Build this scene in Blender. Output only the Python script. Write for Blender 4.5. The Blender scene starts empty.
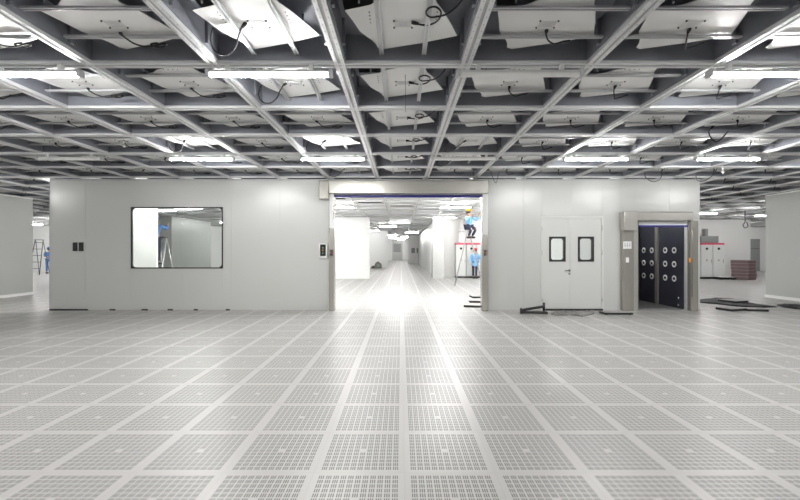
import bpy, bmesh, math, random
from mathutils import Vector, Matrix
random.seed(7)
S = bpy.context.scene
COL = S.collection

# ------------------------------------------------------------------ camera, world, exposure
F, CX, CY, H = 408.0, 401.0, 251.0, 1.47          # focal length in px of an 800 px wide picture, vanishing point, eye height
cd = bpy.data.cameras.new('camera'); cam = bpy.data.objects.new('camera', cd); COL.objects.link(cam)
cd.sensor_width = 36; cd.lens = F / 800 * 36; cd.clip_end = 200; cd.clip_start = 0.05
cd.shift_x = -1 / 800; cd.shift_y = 1 / 800
cam.location = (0, 0, H); cam.rotation_euler = (math.pi / 2, 0, 0)
S.camera = cam
wd = bpy.data.worlds.new('world'); S.world = wd; wd.use_nodes = True
wd.node_tree.nodes['Background'].inputs[0].default_value = (0.9, 0.95, 1, 1)
wd.node_tree.nodes['Background'].inputs[1].default_value = 0.05
S.view_settings.view_transform = 'Standard'; S.view_settings.look = 'None'
S.view_settings.gamma = 1; S.view_settings.exposure = 1.95; S.view_settings.use_curve_mapping = False
S.cycles.max_bounces = 10; S.cycles.diffuse_bounces = 5; S.cycles.glossy_bounces = 4; S.cycles.transparent_max_bounces = 8
S.cycles.sample_clamp_indirect = 4; S.cycles.caustics_reflective = False; S.cycles.caustics_refractive = False
TUBE = 46.0            # radiance of a lit tube

# ------------------------------------------------------------------ materials
M = {}
def mat(name, col, rough=0.5, metal=0.0, spec=0.5, bump=0.0, bscale=40, var=0.0, vscale=3.0, aniso=None):
    m = bpy.data.materials.new(name); m.use_nodes = True
    nt = m.node_tree; b = nt.nodes['Principled BSDF']
    b.inputs['Base Color'].default_value = (*col, 1)
    b.inputs['Roughness'].default_value = rough; b.inputs['Metallic'].default_value = metal
    b.inputs['Specular IOR Level'].default_value = spec
    tc = nt.nodes.new('ShaderNodeTexCoord')
    if var or aniso:
        mp = nt.nodes.new('ShaderNodeMapping'); nt.links.new(tc.outputs['Object'], mp.inputs[0])
        mp.inputs['Scale'].default_value = aniso or (1, 1, 1)
        n = nt.nodes.new('ShaderNodeTexNoise'); n.inputs['Scale'].default_value = vscale; n.inputs['Detail'].default_value = 3
        nt.links.new(mp.outputs[0], n.inputs['Vector'])
        mx = nt.nodes.new('ShaderNodeMix'); mx.data_type = 'RGBA'
        lo = tuple(max(0, c * (1 - var)) for c in col); hi = tuple(min(1, c * (1 + var)) for c in col)
        mx.inputs[6].default_value = (*lo, 1); mx.inputs[7].default_value = (*hi, 1)
        nt.links.new(n.outputs['Fac'], mx.inputs[0]); nt.links.new(mx.outputs[2], b.inputs['Base Color'])
    if bump:
        n2 = nt.nodes.new('ShaderNodeTexNoise'); n2.inputs['Scale'].default_value = bscale
        nt.links.new(tc.outputs['Object'], n2.inputs['Vector'])
        bp = nt.nodes.new('ShaderNodeBump'); bp.inputs['Strength'].default_value = bump; bp.inputs['Distance'].default_value = 0.02
        nt.links.new(n2.outputs['Fac'], bp.inputs['Height']); nt.links.new(bp.outputs[0], b.inputs['Normal'])
    M[name] = m; return m

mat('panel', (0.57, 0.575, 0.555), 0.27, spec=0.7, var=0.02, vscale=0.7)
mat('panel_white', (0.82, 0.82, 0.805), 0.38, var=0.02, vscale=0.7)
mat('panel_grey_and_shade', (0.42, 0.43, 0.41), 0.4, var=0.04, vscale=0.9)  # real grey behind the window; on the side partitions, shade put into colour
mat('panel_seam', (0.53, 0.535, 0.51), 0.4)
mat('door_white', (0.63, 0.635, 0.615), 0.35, var=0.015)
mat('blank_ceiling', (0.62, 0.63, 0.63), 0.45, var=0.03)
mat('void', (0.10, 0.10, 0.11), 0.8, var=0.1)
mat('beam_steel', (0.70, 0.705, 0.71), 0.46, metal=0.15, var=0.04, vscale=5)
mat('rail_steel', (0.56, 0.57, 0.58), 0.33, metal=0.3, var=0.04, vscale=6)
mat('slot_grey', (0.42, 0.425, 0.435), 0.5)
mat('galvanised', (0.27, 0.28, 0.315), 0.42, metal=0.25, var=0.12, vscale=4, bump=0.03, bscale=6)
mat('baffle_white', (0.78, 0.78, 0.765), 0.4, var=0.02)
mat('motor_plate_white', (0.60, 0.60, 0.59), 0.45)
mat('screw_dark', (0.08, 0.08, 0.08), 0.5)
mat('cable_black', (0.015, 0.015, 0.017), 0.5)
mat('cable_grey', (0.10, 0.10, 0.11), 0.5)
mat('lamp_body', (0.70, 0.70, 0.69), 0.4, var=0.02)
mat('lamp_cap', (0.55, 0.55, 0.56), 0.4)
mat('diffuser_off', (0.78, 0.78, 0.76), 0.3)
mat('stainless', (0.43, 0.415, 0.375), 0.27, metal=0.6, var=0.10, vscale=3, aniso=(30, 30, 0.6))
mat('stainless_flat', (0.50, 0.485, 0.45), 0.26, metal=0.5, var=0.10, vscale=3, aniso=(0.6, 30, 30))
mat('frame_black', (0.018, 0.018, 0.018), 0.35)
mat('black_plastic', (0.02, 0.02, 0.021), 0.45)
mat('rubber', (0.022, 0.022, 0.024), 0.6, bump=0.3, bscale=8)
mat('blue_edge', (0.012, 0.012, 0.20), 0.45)
mat('white_plastic', (0.78, 0.78, 0.77), 0.35)
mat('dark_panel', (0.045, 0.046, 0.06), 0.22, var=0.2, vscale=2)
mat('booth_floor', (0.22, 0.22, 0.22), 0.35)
mat('chrome', (0.75, 0.75, 0.76), 0.2, metal=1.0)
mat('red_strip', (0.62, 0.05, 0.11), 0.4)
mat('red_light', (0.25, 0.03, 0.02), 0.3)
mat('orange', (0.75, 0.28, 0.03), 0.4)
mat('cabinet', (0.64, 0.65, 0.63), 0.4, var=0.02)
mat('maroon', (0.16, 0.10, 0.105), 0.55, var=0.25, vscale=4)
mat('slab_grey', (0.33, 0.31, 0.31), 0.55, var=0.15, vscale=5)
mat('grey_box', (0.30, 0.31, 0.30), 0.5, var=0.05)
mat('olive_grey', (0.20, 0.205, 0.16), 0.6, var=0.25, vscale=5)
mat('clear_wrap', (0.24, 0.235, 0.225), 0.3, var=0.45, vscale=9, bump=0.6, bscale=14)
mat('skin', (0.56, 0.36, 0.27), 0.5)
mat('hair', (0.02, 0.016, 0.014), 0.5)
mat('smock_blue', (0.24, 0.50, 0.80), 0.6, var=0.12, vscale=6)
mat('coverall_blue', (0.08, 0.20, 0.46), 0.6, var=0.15, vscale=6)
mat('navy', (0.015, 0.018, 0.045), 0.6)
mat('helmet_red', (0.72, 0.06, 0.03), 0.3)
mat('helmet_yellow', (0.85, 0.55, 0.04), 0.3)
mat('cap_blue', (0.05, 0.10, 0.26), 0.6)
mat('eye', (0.01, 0.01, 0.01), 0.2)
mat('aluminium', (0.6, 0.6, 0.6), 0.35, metal=0.7)
mat('ladder_dark', (0.10, 0.10, 0.11), 0.4, metal=0.4)
mat('display', (0.02, 0.03, 0.02), 0.15)

def lamp_mat():
    m = bpy.data.materials.new('diffuser_lit'); m.use_nodes = True
    b = m.node_tree.nodes['Principled BSDF']
    b.inputs['Base Color'].default_value = (0.9, 0.9, 0.9, 1)
    b.inputs['Emission Color'].default_value = (1.0, 0.995, 0.985, 1); b.inputs['Emission Strength'].default_value = TUBE
    M['diffuser_lit'] = m
lamp_mat()
def glass_mat():
    m = bpy.data.materials.new('glass'); m.use_nodes = True; nt = m.node_tree
    nt.nodes.remove(nt.nodes['Principled BSDF']); out = nt.nodes['Material Output']
    t = nt.nodes.new('ShaderNodeBsdfTransparent'); t.inputs[0].default_value = (0.93, 0.95, 0.94, 1)
    g = nt.nodes.new('ShaderNodeBsdfGlossy'); g.inputs['Roughness'].default_value = 0.02
    fr = nt.nodes.new('ShaderNodeFresnel'); fr.inputs[0].default_value = 1.5
    mx = nt.nodes.new('ShaderNodeMixShader')
    nt.links.new(fr.outputs[0], mx.inputs[0]); nt.links.new(t.outputs[0], mx.inputs[1]); nt.links.new(g.outputs[0], mx.inputs[2])
    nt.links.new(mx.outputs[0], out.inputs[0]); M['glass'] = m
glass_mat()

def floor_mat(px0, py0):
    """Raised-floor tiles 0.6 m square: speckled light laminate with an 11 x 11 field of three-slot perforations."""
    m = bpy.data.materials.new('perforated_floor'); m.use_nodes = True; nt = m.node_tree; L = nt.links
    b = nt.nodes['Principled BSDF']
    tc = nt.nodes.new('ShaderNodeTexCoord'); sp = nt.nodes.new('ShaderNodeSeparateXYZ'); L.new(tc.outputs['Object'], sp.inputs[0])
    def mth(op, a, c=None, d=None):
        n = nt.nodes.new('ShaderNodeMath'); n.operation = op
        for i, v in enumerate((a, c, d)):
            if v is None: continue
            if isinstance(v, (int, float)): n.inputs[i].default_value = v
            else: L.new(v, n.inputs[i])
        return n.outputs[0]
    def axis(sock, off):
        u = mth('DIVIDE', mth('SUBTRACT', sock, off), 0.6)
        return mth('FLOOR', u), mth('FRACT', u)
    ix, u = axis(sp.outputs[0], px0); iy, v = axis(sp.outputs[1], py0)
    MG, N = 0.060, 11
    def field(t, g): return mth('DIVIDE', mth('SUBTRACT', t, g), 1 - 2 * g)      # 0..1 across the perforated field
    fu, fv = field(u, MG), field(v, 0.05)
    def between(t, a, c): return mth('MULTIPLY', mth('GREATER_THAN', t, a), mth('LESS_THAN', t, c))
    inside = mth('MULTIPLY', between(fu, 0, 1), between(fv, 0, 1))
    gu, gv = mth('MULTIPLY', fu, N), mth('MULTIPLY', fv, N)
    cu, cv = mth('FRACT', gu), mth('FRACT', gv)
    su = mth('FRACT', mth('MULTIPLY', mth('DIVIDE', mth('SUBTRACT', cu, 0.09), 0.82), 3))
    slot = mth('MULTIPLY', mth('MULTIPLY', between(cu, 0.10, 0.90), between(su, 0.18, 0.82)), between(cv, 0.11, 0.89))
    centre = mth('MULTIPLY', between(gu, 5, 6), between(gv, 5, 6))
    hole = mth('MULTIPLY', mth('MULTIPLY', slot, inside), mth('SUBTRACT', 1, centre))
    # speckle of the laminate and a slight difference from tile to tile
    n = nt.nodes.new('ShaderNodeTexNoise'); n.inputs['Scale'].default_value = 160; n.inputs['Detail'].default_value = 2
    L.new(tc.outputs['Object'], n.inputs['Vector'])
    wn = nt.nodes.new('ShaderNodeTexWhiteNoise'); wn.noise_dimensions = '2D'
    cb = nt.nodes.new('ShaderNodeCombineXYZ'); L.new(ix, cb.inputs[0]); L.new(iy, cb.inputs[1]); L.new(cb.outputs[0], wn.inputs['Vector'])
    val = mth('ADD', mth('ADD', 0.93, mth('MULTIPLY', n.outputs['Fac'], 0.10)), mth('MULTIPLY', wn.outputs['Value'], 0.035))
    seam = mth('SUBTRACT', 1, mth('MULTIPLY', mth('MINIMUM', between(u, 0.004, 0.996), between(v, 0.004, 0.996)), 1))
    mx = nt.nodes.new('ShaderNodeMix'); mx.data_type = 'RGBA'
    mx.inputs[6].default_value = (0.52, 0.508, 0.492, 1); mx.inputs[7].default_value = (0.205, 0.2, 0.193, 1)
    hs = nt.nodes.new('ShaderNodeVectorMath'); hs.operation = 'SCALE'
    L.new(hole, mx.inputs[0]); L.new(mx.outputs[2], hs.inputs[0])
    L.new(mth('MULTIPLY', val, mth('SUBTRACT', 1, mth('MULTIPLY', seam, 0.08))), hs.inputs['Scale'])
    L.new(hs.outputs[0], b.inputs['Base Color'])
    L.new(mth('ADD', 0.33, mth('MULTIPLY', hole, 0.1)), b.inputs['Roughness'])
    b.inputs['Specular IOR Level'].default_value = 0.36
    M['floor'] = m
floor_mat(0.023, 0.305)

# ------------------------------------------------------------------ mesh helpers
class MB:
    """Collects simple shapes; build() links them as ONE mesh object."""
    def __init__(s): s.v = []; s.f = []; s.mi = []; s.cur = 0; s.sm = []
    def face(s, idx, smooth=False): s.f.append(idx); s.mi.append(s.cur); s.sm.append(smooth)
    def box(s, x0, x1, y0, y1, z0, z1, mx=None, cham=0.0):
        n = len(s.v)
        if cham <= 0:
            p = [(x0,y0,z0),(x1,y0,z0),(x1,y1,z0),(x0,y1,z0),(x0,y0,z1),(x1,y0,z1),(x1,y1,z1),(x0,y1,z1)]
            fs = [(0,3,2,1),(4,5,6,7),(0,1,5,4),(1,2,6,5),(2,3,7,6),(3,0,4,7)]
        else:
            bm = bmesh.new(); bmesh.ops.create_cube(bm, size=1)
            for q in bm.verts: q.co = ((x0+x1)/2 + q.co.x*(x1-x0), (y0+y1)/2 + q.co.y*(y1-y0), (z0+z1)/2 + q.co.z*(z1-z0))
            bmesh.ops.bevel(bm, geom=bm.edges[:], offset=cham, segments=2, profile=0.5, affect='EDGES')
            bm.verts.index_update(); p = [tuple(q.co) for q in bm.verts]; fs = [tuple(w.index for w in f.verts) for f in bm.faces]; bm.free()
        if mx is not None: p = [tuple(mx @ Vector(q)) for q in p]
        s.v += p
        for f in fs: s.face(tuple(n + i for i in f))
        return s
    def quad(s, pts):
        n = len(s.v); s.v += [tuple(p) for p in pts]; s.face(tuple(range(n, n + len(pts)))); return s
    def tube(s, pts, r, seg=8, caps=True):
        pts = [Vector(p) for p in pts]; rr = r if isinstance(r, (list, tuple)) else [r] * len(pts)
        up = None; rings = []
        for i, p in enumerate(pts):
            t = (pts[min(i + 1, len(pts) - 1)] - pts[max(i - 1, 0)]).normalized()
            if up is None:
                a = Vector((0, 0, 1)) if abs(t.z) < 0.9 else Vector((1, 0, 0)); up = t.cross(a).normalized()
            up = (up - t * up.dot(t)).normalized(); w = t.cross(up)
            n = len(s.v); rings.append(n)
            s.v += [tuple(p + (up * math.cos(2*math.pi*k/seg) + w * math.sin(2*math.pi*k/seg)) * rr[i]) for k in range(seg)]
        for a, b in zip(rings, rings[1:]):
            for k in range(seg): s.face((a + k, a + (k+1) % seg, b + (k+1) % seg, b + k), True)
        if caps:
            s.face(tuple(rings[0] + k for k in reversed(range(seg)))); s.face(tuple(rings[-1] + k for k in range(seg)))
        return s
    def prism(s, outline, z0, z1, mx=None):
        k = len(outline); n = len(s.v)
        p = [(x, y, z0) for x, y in outline] + [(x, y, z1) for x, y in outline]
        if mx is not None: p = [tuple(mx @ Vector(q)) for q in p]
        s.v += p
        s.face(tuple(n + i for i in reversed(range(k)))); s.face(tuple(n + k + i for i in range(k)))
        for i in range(k): j = (i + 1) % k; s.face((n + i, n + j, n + k + j, n + k + i))
        return s
    def lathe(s, prof, seg=20, mx=None):
        rings = []
        for r, z in prof:
            n = len(s.v); rings.append(n)
            p = [(r*math.cos(2*math.pi*k/seg), r*math.sin(2*math.pi*k/seg), z) for k in range(seg)]
            if mx is not None: p = [tuple(mx @ Vector(q)) for q in p]
            s.v += p
        for a, b in zip(rings, rings[1:]):
            for k in range(seg): s.face((a + k, a + (k+1) % seg, b + (k+1) % seg, b + k), True)
        s.face(tuple(rings[0] + k for k in reversed(range(seg)))); s.face(tuple(rings[-1] + k for k in range(seg)))
        return s
    def build(s, name, mats, parent=None, loc=None, rz=0):
        me = bpy.data.meshes.new(name); me.from_pydata(s.v, [], s.f)
        for m in (mats if isinstance(mats, (list, tuple)) else [mats]): me.materials.append(M[m])
        me.polygons.foreach_set('material_index', s.mi); me.polygons.foreach_set('use_smooth', s.sm); me.update()
        o = bpy.data.objects.new(name, me); COL.objects.link(o)
        if parent: o.parent = parent
        if loc: o.location = loc
        if rz: o.rotation_euler = (0, 0, rz)
        return o
def tag(o, label, cat, group=None, kind=None):
    o['label'] = label; o['category'] = cat
    if group: o['group'] = group
    if kind: o['kind'] = kind
    return o
def struct(o, label=None):
    o['kind'] = 'structure'
    if label: o['label'] = label
    return o
def thing(name, label, cat, loc=(0, 0, 0), rz=0, group=None):
    o = bpy.data.objects.new(name, None); COL.objects.link(o); o.location = loc; o.rotation_euler = (0, 0, rz)
    o.empty_display_size = 0.1
    return tag(o, label, cat, group)
def dup(root, loc, label, group=None, skip=()):
    r = root.copy(); COL.objects.link(r); r.location = loc; r['label'] = label
    if group: r['group'] = group
    for ch in list(root.children):
        if ch.name.split('.')[0] in skip: continue
        c = ch.copy(); COL.objects.link(c); c.parent = r
        for g in list(ch.children):
            d = g.copy(); COL.objects.link(d); d.parent = c
    return r
def W(px, py, d):
    """the world point that pixel (px, py) shows at depth d"""
    return Vector(((px - CX) * d / F, d, H - (py - CY) * d / F))
def FL(px, py):
    return W(px, py, F * H / (py - CY))
def smooth(pts, n=6):
    pts = [Vector(p) for p in pts]; out = []
    for i in range(len(pts) - 1):
        a, b, c, d = pts[max(i-1, 0)], pts[i], pts[i+1], pts[min(i+2, len(pts)-1)]
        for k in range(n):
            t = k / n
            out.append(0.5 * ((2*b) + (c-a)*t + (2*a-5*b+4*c-d)*t*t + (3*b-a-3*c+d)*t**3))
    return out + [pts[-1]]
def round_rect(x0, x1, y0, y1, r, n=5):
    o = []
    for cx, cy, a in ((x1-r, y1-r, 0), (x0+r, y1-r, 90), (x0+r, y0+r, 180), (x1-r, y0+r, 270)):
        for k in range(n + 1):
            t = math.radians(a + 90 * k / n); o.append((cx + r*math.cos(t), cy + r*math.sin(t)))
    return o
def window_ring(x0, x1, z0, z1, ins, r, y0, y1):
    """a flat frame: square outside, rounded opening inside, lying in the x-z plane"""
    mb = MB(); n = 6
    inner = round_rect(x0+ins, x1-ins, z0+ins, z1-ins, r, n)
    corner = [(x1, z1), (x0, z1), (x0, z0), (x1, z0)]
    outer = [corner[i // (n+1)] for i in range(len(inner))]
    k = len(inner)
    mb.v = [(x, y0, z) for x, z in outer] + [(x, y0, z) for x, z in inner] + [(x, y1, z) for x, z in outer] + [(x, y1, z) for x, z in inner]
    for i in range(k):
        j = (i + 1) % k
        if outer[i] != outer[j]:
            mb.face((i, j, k+j, k+i)); mb.face((2*k+j, 2*k+i, 3*k+i, 3*k+j)); mb.face((i, 2*k+i, 2*k+j, j))
        else:
            mb.face((i, k+j, k+i)); mb.face((2*k+i, 3*k+i, 3*k+j))
        mb.face((k+i, k+j, 3*k+j, 3*k+i))
    return mb

# ------------------------------------------------------------------ the setting
G = H + 1.78                                    # underside of the ceiling grid
XL = lambda j: -0.585 + 1.205 * j               # beam lines running away from the camera
YL = lambda k: 3.93 + 1.2 * k                   # cross beam lines
WY = 10.1                                       # front face of the long white wall
RX0, RX1, RY0, RY1 = -33.0, 33.0, -9.0, 62.0

struct(MB().box(RX0, RX1, RY0, RY1, -0.06, 0).build('floor', 'floor'), 'pale perforated raised floor tiles')

# long white wall with openings for the roll-up door, the window, the double door and the air shower
def pwx(px, d=WY): return (px - CX) * d / F
def pwz(py, d=WY): return H - (py - CY) * d / F
WX0, WX1 = pwx(50), pwx(700)
DO = (pwx(333), pwx(483), 0, pwz(191))
WI = (pwx(131), pwx(223), pwz(268.5), pwz(207))
DD = (pwx(542), pwx(602), 0, pwz(217.5))
AS = (pwx(634), pwx(687), 0, pwz(221))
xs = sorted({WX0, WX1, DO[0], DO[1], WI[0], WI[1], DD[0], DD[1], AS[0], AS[1]} | {x for x in [XL(j) for j in range(-7, 8)] if WX0 < x < WX1 and not any(abs(x - q) < 0.06 for q in (DO[0], DO[1], WI[0], WI[1], DD[0], DD[1], AS[0], AS[1]))})
w = MB(); GAP = 0.003
for a, b in zip(xs, xs[1:]):
    mid = (a + b) / 2; spans = [(0.0, G - 0.005)]
    for o in (DO, WI, DD, AS):
        if o[0] < mid < o[1]: spans = [(s0, s1) for s0, s1 in ((0.0, o[2]), (o[3], G - 0.005)) if s1 - s0 > 0.01]
    for z0, z1 in spans: w.cur = 0; w.box(a + GAP, b - GAP, WY, WY + 0.1, z0, z1); w.cur = 1; w.box(a - GAP, a + GAP, WY + 0.004, WY + 0.096, z0, z1)
w.cur = 2; w.box(WX0, WX1, WY - 0.012, WY + 0.112, G - 0.035, G - 0.002)
w.box(WX0 - 0.012, WX0 + 0.004, WY - 0.006, WY + 0.106, 0, G - 0.035)
struct(w.build('wall_front', ['panel', 'panel_seam', 'slot_grey']), 'long pale sandwich panel wall with openings')
for px0, px1 in ((50, 88), (110, 115.5), (142, 148), (168, 173), (194, 198), (226, 230)):  # dark gaps under the wall, drawn as black strips
    struct(MB().box(pwx(px0), pwx(px1), WY - 0.02, WY, 0, 0.035).build('wall_gap_strip', 'black_plastic'), 'short black strip standing in for a dark gap under the white wall')

def wall(name, x0, x1, y0, y1, z0=0, z1=None, m='panel', base=False, label=None):
    o = struct(MB().box(x0, x1, y0, y1, z0, (G - 0.005) if z1 is None else z1).build(name, m), label)
    return o
def side_wall(name, x, sgn, y0, y1, m, label):
    """a partition running away from the camera, with vertical panel seams and a pale base strip"""
    mb = MB(); y = y1
    while y > y0:
        a = max(y0, y - 1.15); mb.cur = 0; mb.box(x - 0.05, x + 0.05, a + 0.003, y - 0.003, 0, G - 0.005)
        mb.cur = 1; mb.box(x - 0.046, x + 0.046, a - 0.003, a + 0.003, 0, G - 0.005); y = a
    mb.cur = 2; mb.box(x - 0.065, x + 0.065, y0, y1 + 0.012, 0, 0.09)
    mb.box(x - 0.058, x + 0.058, y0, y1 + 0.01, G - 0.04, G - 0.002)
    struct(mb.build(name, [m, 'panel_seam', 'white_plastic']), label)
side_wall('wall_left', -12.50, 1, 1.5, 13.8, 'panel_grey_and_shade', 'partition along the left edge of the hall, shade put into its colour')  # side partitions darkened in colour to stand for the shade on them
side_wall('wall_right', 11.66, -1, 1.5, 13.0, 'panel_grey_and_shade', 'partition along the right edge of the hall, shade put into its colour')
wall('wall_back', RX0, RX1, RY0 - 0.1, RY0, 0, 4.2, 'panel_white')
wall('wall_far', RX0, RX1, RY1, RY1 + 0.1, 0, 4.2, 'panel_white', label='far end wall of the bright corridor')
wall('wall_outer_left', RX0 - 0.1, RX0, RY0, RY1, 0, 4.2, 'panel_white')
wall('wall_outer_right', RX1, RX1 + 0.1, RY0, RY1, 0, 4.2, 'panel_white')
# rooms behind the long wall
wall('wall_corridor_left', -8.4, pwx(369.5, 21.6), 21.6, 21.7, m='panel_white', label='white wall beyond the roll-up door, left of the corridor')
wall('wall_corridor_recess', -4.2, pwx(388, 36), 36.0, 36.1, m='panel_white', label='white wall set back in the corridor')
wall('wall_corridor_right', pwx(436, 23.0), pwx(750.5, 23.0), 23.0, 23.1, m='panel_white', label='white wall behind the electrical cabinets')
wall('wall_corridor_side', pwx(436, 23.0), pwx(436, 23.0) + 0.1, 23.1, 47.0, m='panel_white', label='white corridor side wall')
wall('wall_recess_right', 19.0, RX1, 30.0, 30.1, m='panel_white', label='white wall set back on the far right')
wall('wall_recess_left', RX0, -8.4, 29.0, 29.1, m='panel_white', label='white wall on the far left')
wall('wall_booth_left', pwx(120, 12.2), pwx(156, 12.2), 12.2, 12.3, m='panel_white', label='white panel behind the window, left part')
side_wall('wall_grey', -11.8, 1, 21.0, 25.2, 'panel_grey_and_shade', 'grey partition behind the window')
wall('wall_grey_front', -15.2, -11.75, 20.9, 21.0, m='panel_grey_and_shade', label='grey panel behind the person at the window')
# pillar beside the corridor
struct(MB().box(pwx(433, 21.9), pwx(444, 21.9), 21.9, 22.95, 0, G - 0.005).build('wall_pillar', 'panel'), 'pale square pillar')

# ceiling: dark slab above, blank panels behind the wall, grid of beams
struct(MB().box(RX0, RX1, RY0, RY1, G + 0.95, G + 1.05).build('ceiling', 'void'), 'dark slab above the open ceiling grid')
bl = MB()
SLOTS = {}
for k in range(5, 48):
    for j in range(-27, 28):
        x0, x1, y0, y1 = XL(j) , XL(j + 1), YL(k), YL(k + 1)
        if y0 < 11.0: continue
        if abs(x0 + 0.6) > 8.2 and y1 < 21: continue
        z0, z1 = G + 0.05, G + 0.065
        if (j * 7 + k * 3) % 5 == 0 or (j, k) in ((2, 10), (2, 11), (2, 12), (3, 10)):
            bl.box(x0, x1, y0, y0 + 0.52, z0, z1); bl.box(x0, x0 + 0.15, y0 + 0.52, y0 + 0.95, z0, z1)
            bl.box(x1 - 0.15, x1, y0 + 0.52, y0 + 0.95, z0, z1); bl.box(x0, x1, y0 + 0.95, y1, z0, z1)
        else: bl.box(x0, x1, y0, y1, z0, z1)
struct(bl.build('ceiling', 'blank_ceiling'), 'blank grey ceiling panels behind the wall')
bl = MB()
for k in range(-11, -2):
    for j in range(-12, 13): bl.box(XL(j), XL(j + 1), YL(k), YL(k + 1), G + 0.12, G + 0.13)
struct(bl.build('ceiling', 'blank_ceiling'), 'blank ceiling panels over the near end of the hall')

def beam_profile(along, c, a0, a1, zoff, hole=False):
    """an upturned channel with a grooved face: two lips and a recessed web"""
    mb = MB(); w2 = 0.05
    def b(u0, u1, z0, z1):
        if along == 'y': mb.box(c + u0, c + u1, a0, a1, z0, z1)
        else: mb.box(a0, a1, c + u0, c + u1, z0, z1)
    z = G + zoff
    b(-w2, -0.014, z, z + 0.012); b(0.014, w2, z, z + 0.012)          # two face lips
    b(-w2, -w2 + 0.004, z + 0.012, z + 0.085); b(w2 - 0.004, w2, z + 0.012, z + 0.085)
    mb.cur = 1; b(-0.014, 0.014, z + 0.006, z + 0.016)               # groove
    mb.cur = 0; b(-w2 - 0.012, w2 + 0.012, z + 0.085, z + 0.09)      # top flange
    if hole:
        mb.cur = 1; a = a0 + 0.1
        while a < a1:
            for u in (-0.032, 0.032): 
                if along == 'y': mb.box(c + u - 0.004, c + u + 0.004, a, a + 0.018, z - 0.0008, z)
            a += 0.1
    return mb
n = 1
for j in range(-22, 24):
    x = XL(j); near = abs(j) <= 10
    for (a0, a1) in (((-6.0, WY + 11.4) if near else (14.0, 30.0)),):
        if not near and abs(x) < 12: continue
        nm = f'trim_{n}'; n += 1
        struct(beam_profile('y', x, a0, a1, 0, hole=abs(j) <= 3).build(nm, ['beam_steel', 'slot_grey']), 'pale steel ceiling beam running away from the camera')
for j in (-2, -1, 0, 1, 2):
    nm = f'trim_{n}'; n += 1
    struct(beam_profile('y', XL(j), WY + 11.45, 47, 0).build(nm, ['beam_steel', 'slot_grey']), 'pale steel ceiling beam over the corridor')
for k in range(-8, 16):
    y = YL(k); nm = f'trim_{n}'; n += 1
    x0, x1 = (XL(-10) - 0.1, XL(10) + 0.1) if k < 8 else (-28, 28)
    struct(beam_profile('x', y, x0, x1, 0.003).build(nm, ['beam_steel', 'slot_grey']), 'pale steel cross beam of the ceiling grid')
for k in range(16, 36, 2):
    nm = f'trim_{n}'; n += 1
    struct(beam_profile('x', YL(k), -8, 8, 0.003).build(nm, ['beam_steel', 'slot_grey']), 'pale steel cross beam over the corridor')

# ------------------------------------------------------------------ fan filter units, one in every cell of the grid
# turned plate with one waved side, the same in every cell
BAFFLE = [(.477, .27), (.18, .39), (-.18, .507), (-.235, .475), (-.25, .405), (-.28, .34), (-.32, .285), (-.372, .194), (-.413, .04), (-.46, -.11), (-.256, -.18),
          (-.17, -.25), (0, -.31), (.205, -.39), (.222, -.32), (.255, -.21), (.324, -.087), (.40, .085)]
C0 = {'A': (0.0175, 3.33), 'B': (-1.1875, 3.33), 'C': (1.2225, 3.33), 'D': (2.4275, 3.33), 'E': (-2.3925, 3.33)}
def lp(kind, pts):
    cx, cy = C0[kind]; return [W(px, py, F * (1.78 + z) / (CY - py)) - Vector((cx, cy, G)) for px, py, z in pts]
CABLES = {     # pixel of the front unit of each column and height over the grid underside
 'A': [(415,23,.105),(423,25,.095),(432,24,.085),(439,19,.07),(441,12,.06),(436,7,.055),(429,8,.05),(426,13,.05),(430,17,.055),(438,16.5,.06),(447,14,.06),(456,7,.08),(463,-2,.12)],
 'B': [(244,25,.105),(241,29,.09),(238,38,.06),(235.5,47,.02),(229,54,-.01),(221,55,-.01),(214,50,.01),(211,42,.05),(211.5,32,.09),(213,28,.11)],
 'C': [(546.5,31,.105),(546,34,.066),(548,40,.05),(553,43.5,.03),(557,43.5,.03),(563,41.5,.04),(570,40.5,.05)],
 'D': [(689,30,.105),(687.5,34,.066),(685.5,47,.02),(687,48,.02),(694,46,.03),(704,42.5,.05)],
 'E': [(121,34,.105),(123,36,.066),(133,43,.05),(142,46,.04),(150,46.5,.04),(156,45.5,.04),(164,43.5,.05),(166.5,45,.05),(161,47,.04),(154,46.5,.04),(151,44,.05),(158,43,.06)],
}
PROTO = {}
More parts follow.
